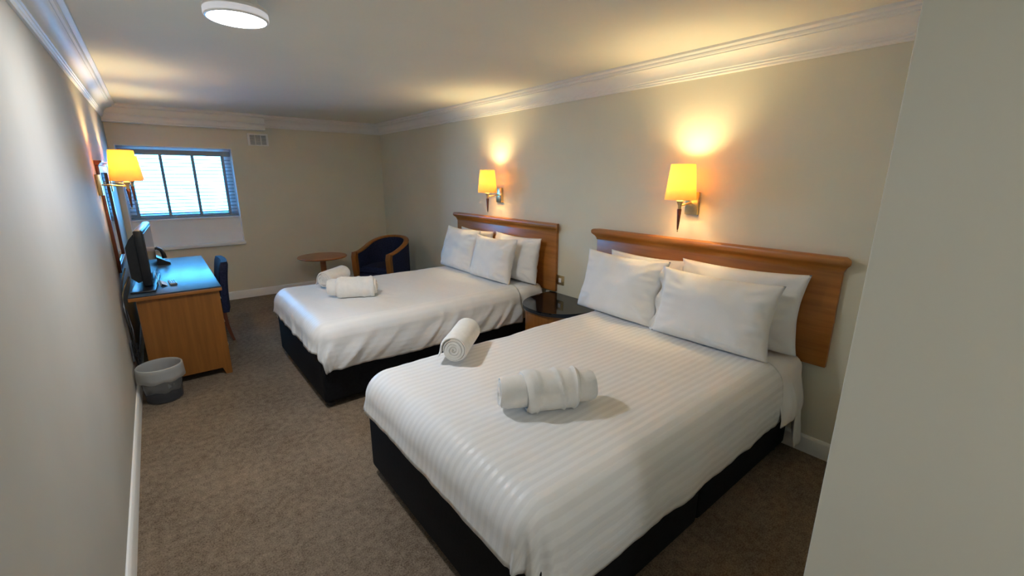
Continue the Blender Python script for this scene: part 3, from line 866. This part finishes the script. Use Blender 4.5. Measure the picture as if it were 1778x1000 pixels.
rc = thing('remote_control', 'grey remote control lying on the desk by the television', 'remote', (0.322, 4.42, 0.752), math.radians(4))
MB().box((-0.024, -0.085, 0), (0.024, 0.085, 0.018), 0.006, 3).build('body', M_greypl, rc)
mb = MB()
for i in range(6):
    for j in range(3): mb.lathe([(0, 0), (0.0045, 0), (0.004, 0.003), (0, 0.003)], 10, Matrix.Translation((-0.013 + j * 0.013, -0.06 + i * 0.022, 0.0178)))
mb.build('buttons', M_blackpl, rc)
lf = thing('folded_card', 'white folded card lying between television and remote control', 'card', (0.262, 4.42, 0.752), math.radians(3))
MB().prism([(-0.022, 0.0), (-0.012, 0.026), (0.026, 0.0005), (0.026, 0.0), (-0.012, 0.0245), (-0.021, 0.0)], 1, -0.085, 0.085).build('card', M_paper, lf)
lf2 = MB().prism([(-0.001, 0), (-0.010, 0.10), (-0.009, 0.10), (0.0005, 0)], 1, -0.06, 0.06).build('leaflet', M_paper, loc=(0.2335, 4.475, 0.752))
tag(lf2, 'white leaflet standing up against the television screen', 'leaflet')

# cables behind the desk
def cable(name, label, pts, r):
    path = []
    for i in range(len(pts) - 1):
        p0 = Vector(pts[max(i - 1, 0)]); p1 = Vector(pts[i]); p2 = Vector(pts[i + 1]); p3 = Vector(pts[min(i + 2, len(pts) - 1)])
        for k in range(8):
            t = k / 8
            path.append(0.5 * ((2 * p1) + (p2 - p0) * t + (2 * p0 - 5 * p1 + 4 * p2 - p3) * t * t + (3 * p1 - p0 - 3 * p2 + p3) * t ** 3))
    path.append(Vector(pts[-1]))
    o = pts[-1]
    mb = MB().tube([p - Vector(o) for p in path], r, 8)
    c = mb.build(name, M_blackpl, loc=o)
    return tag(c, label, 'cable')
cable('power_cable', 'black power cable hanging behind the desk beside the wall', [(0.070, 4.33, 0.86), (0.040, 4.25, 0.80), (0.022, 4.12, 0.74), (0.026, 4.05, 0.60), (0.040, 4.04, 0.45), (0.028, 4.05, 0.30), (0.045, 4.06, 0.16), (0.03, 4.05, 0.1255)], 0.006)
cable('aerial_cable', 'thin black looped cable dangling behind the desk end', [(0.050, 4.5, 0.90), (0.024, 4.40, 0.82), (0.018, 4.20, 0.73), (0.045, 4.03, 0.50), (0.024, 4.025, 0.36), (0.050, 4.03, 0.28), (0.030, 4.02, 0.22), (0.046, 4.03, 0.35), (0.028, 4.02, 0.45)], 0.0045)
ad = thing('power_adapter', 'black power adapter block on the floor between desk and wall', 'adapter', (0.045, 4.20, 0))
MB().box((-0.026, -0.05, 0.0), (0.026, 0.05, 0.045), 0.006, 3).build('body', M_blackpl, ad)
sk = thing('socket_extension', 'dark socket block with plugs on the wall behind the desk', 'socket', (0.0, 4.17, 0.25))
MB().box((0.0, -0.045, 0), (0.012, 0.045, 0.15), 0.003).build('faceplate', M_greypl, sk)
for z in (0.035, 0.105): MB().box((0.012, -0.024, z - 0.022), (0.046, 0.024, z + 0.022), 0.007, 3).build('plug', M_blackpl, sk)

# ------------------------------------------------------------------ waste bin
bn = thing('waste_bin', 'clear grey plastic waste bin with white liner beside the desk', 'bin', (0.152, 3.90, 0))
rb, rt, hb_ = 0.108, 0.132, 0.262
MB().lathe([(0, 0.0), (rb - 0.006, 0.0), (rb, 0.006), (rt, hb_), (rt - 0.003, hb_), (rb - 0.004, 0.009), (0, 0.006)], 48).build('bucket', M_binpl, bn)
def liner():
    mb = MB(); rows = []
    n = 64
    prof = [(rt + 0.002, 0.170, 1), (rt + 0.011, 0.172, 1), (rt + 0.010, 0.20, .6), (rt + 0.008, 0.24, .4), (rt + 0.006, hb_ + 0.004, 0), (rt, hb_ + 0.010, 0), (rt - 0.007, hb_ + 0.002, 0), (rt - 0.014, 0.20, .5), (rt - 0.018, 0.13, .9), (rt - 0.024, 0.085, 1.0)]
    for (r, z, k) in prof:
        row = []
        for i in range(n + 1):
            a = 2 * PI * (i % n) / n
            q = nz(math.cos(a) * 2.2, math.sin(a) * 2.2, z * 9)
            rr = r + k * 0.006 * nz(math.cos(a) * 6, math.sin(a) * 6, z * 12)
            row.append((rr * math.cos(a), rr * math.sin(a), z + k * (0.012 if z > 0.15 else 0.035) * q))
        rows.append(row)
    cz = 0.07
    rows.append([(0.05 * math.cos(2 * PI * i / n), 0.05 * math.sin(2 * PI * i / n), cz + 0.01 * math.sin(i)) for i in range(n)] + [(0.05, 0, cz)])
    rows.append([(0.001 * math.cos(2 * PI * i / n), 0.001 * math.sin(2 * PI * i / n), cz - 0.005) for i in range(n + 1)])
    mb.grid(rows)
    bmesh.ops.remove_doubles(mb.bm, verts=list(mb.bm.verts), dist=0.0001)
    bmesh.ops.recalc_face_normals(mb.bm, faces=list(mb.bm.faces))
    return mb
liner().build('bin_liner', M_liner, bn, angle=None)

# ------------------------------------------------------------------ round side table
rt_ = thing('round_side_table', 'round brown wood pedestal table beside the tub chair', 'table', (1.965, 6.14, 0))
MB().lathe([(0, 0.532), (0.27, 0.532), (0.300, 0.538), (0.312, 0.546), (0.314, 0.552), (0.308, 0.559), (0.295, 0.5605), (0, 0.5605)], 64).build('table_top', M_tablewood, rt_)
MB().lathe([(0, 0.03), (0.040, 0.03), (0.038, 0.30), (0.036, 0.50), (0.06, 0.532), (0, 0.532)], 28).build('pedestal', M_tablewood, rt_)
MB().lathe([(0, 0), (0.20, 0), (0.205, 0.010), (0.195, 0.020), (0.06, 0.034), (0, 0.034)], 44).build('foot', M_tablewood, rt_)

# ------------------------------------------------------------------ tub chair
tc_ = thing('tub_chair', 'navy upholstered tub armchair with curved wood rail in the corner', 'armchair', (2.625, 5.575, 0), math.radians(210))
def upath(rad, ext, n=28):
    pts = []
    for k in range(9): pts.append((ext * (1 - k / 8), rad - 0.012 * (1 - k / 8)))
    for k in range(1, n): 
        a = PI / 2 + PI * k / n
        pts.append((rad * 1.03 * math.cos(a), rad * math.sin(a)))
    for k in range(9): pts.append((ext * k / 8, -rad + 0.012 * k / 8))
    return pts
def railz(x): return 0.635 + 0.165 * smooth01(0.30, -0.33, x)
rad, ext = 0.305, 0.27
up_o, up_i = upath(rad, ext), upath(rad - 0.06, ext)
mb = MB(); bm = mb.bm
rows = []
for (o_, i_) in zip(up_o, up_i):
    zt = railz(o_[0]) - 0.012
    rows.append([bm.verts.new((o_[0], o_[1], 0.16)), bm.verts.new((o_[0] * 1.0, o_[1], zt)), bm.verts.new((i_[0], i_[1], zt)), bm.verts.new((i_[0], i_[1], 0.16))])
for a, b in zip(rows, rows[1:]):
    for k in range(4): bm.faces.new((a[k], a[(k + 1) % 4], b[(k + 1) % 4], b[k]))
bm.faces.new(rows[0][::-1]); bm.faces.new(rows[-1])
bmesh.ops.recalc_face_normals(bm, faces=list(bm.faces))
mb.build('tub_shell', M_navy, tc_)
mid = upath(rad - 0.03, ext + 0.02)
oval = [(0.035 * math.cos(2 * PI * i / 14), 0.021 * math.sin(2 * PI * i / 14)) for i in range(14)]
MB().sweep([(p[0], p[1], railz(p[0])) for p in mid], oval, up=[(0, 0, 1)] * len(mid)).build('arm_rail', M_woodX, tc_)
for s in (-1, 1):
    rc2 = [(-0.024, -0.036), (0.024, -0.036), (0.028, 0), (0.024, 0.036), (-0.024, 0.036), (-0.028, 0)]
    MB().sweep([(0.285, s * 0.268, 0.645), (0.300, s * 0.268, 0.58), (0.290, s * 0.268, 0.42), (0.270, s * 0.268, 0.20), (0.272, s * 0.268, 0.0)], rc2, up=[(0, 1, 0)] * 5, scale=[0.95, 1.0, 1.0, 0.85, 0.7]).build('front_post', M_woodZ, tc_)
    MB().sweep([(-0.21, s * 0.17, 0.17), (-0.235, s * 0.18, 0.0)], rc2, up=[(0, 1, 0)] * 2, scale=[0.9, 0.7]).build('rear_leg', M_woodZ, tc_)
pts = [(0.275, 0.232)] + [(p[0], p[1]) for p in upath(rad - 0.064, 0.20)] + [(0.275, -0.232)]
MB().prism(pts, 2, 0.17, 0.36).build('seat_base', M_navy, tc_)
sb = MB().prism([(p[0] * 0.985, p[1] * 0.985) for p in pts], 2, 0.362, 0.455)
bmesh.ops.bevel(sb.bm, geom=[e for e in sb.bm.edges if abs(e.verts[0].co.z - e.verts[1].co.z) < 1e-4], offset=0.025, segments=3, affect='EDGES')
sb.build('seat_cushion', M_navy, tc_)
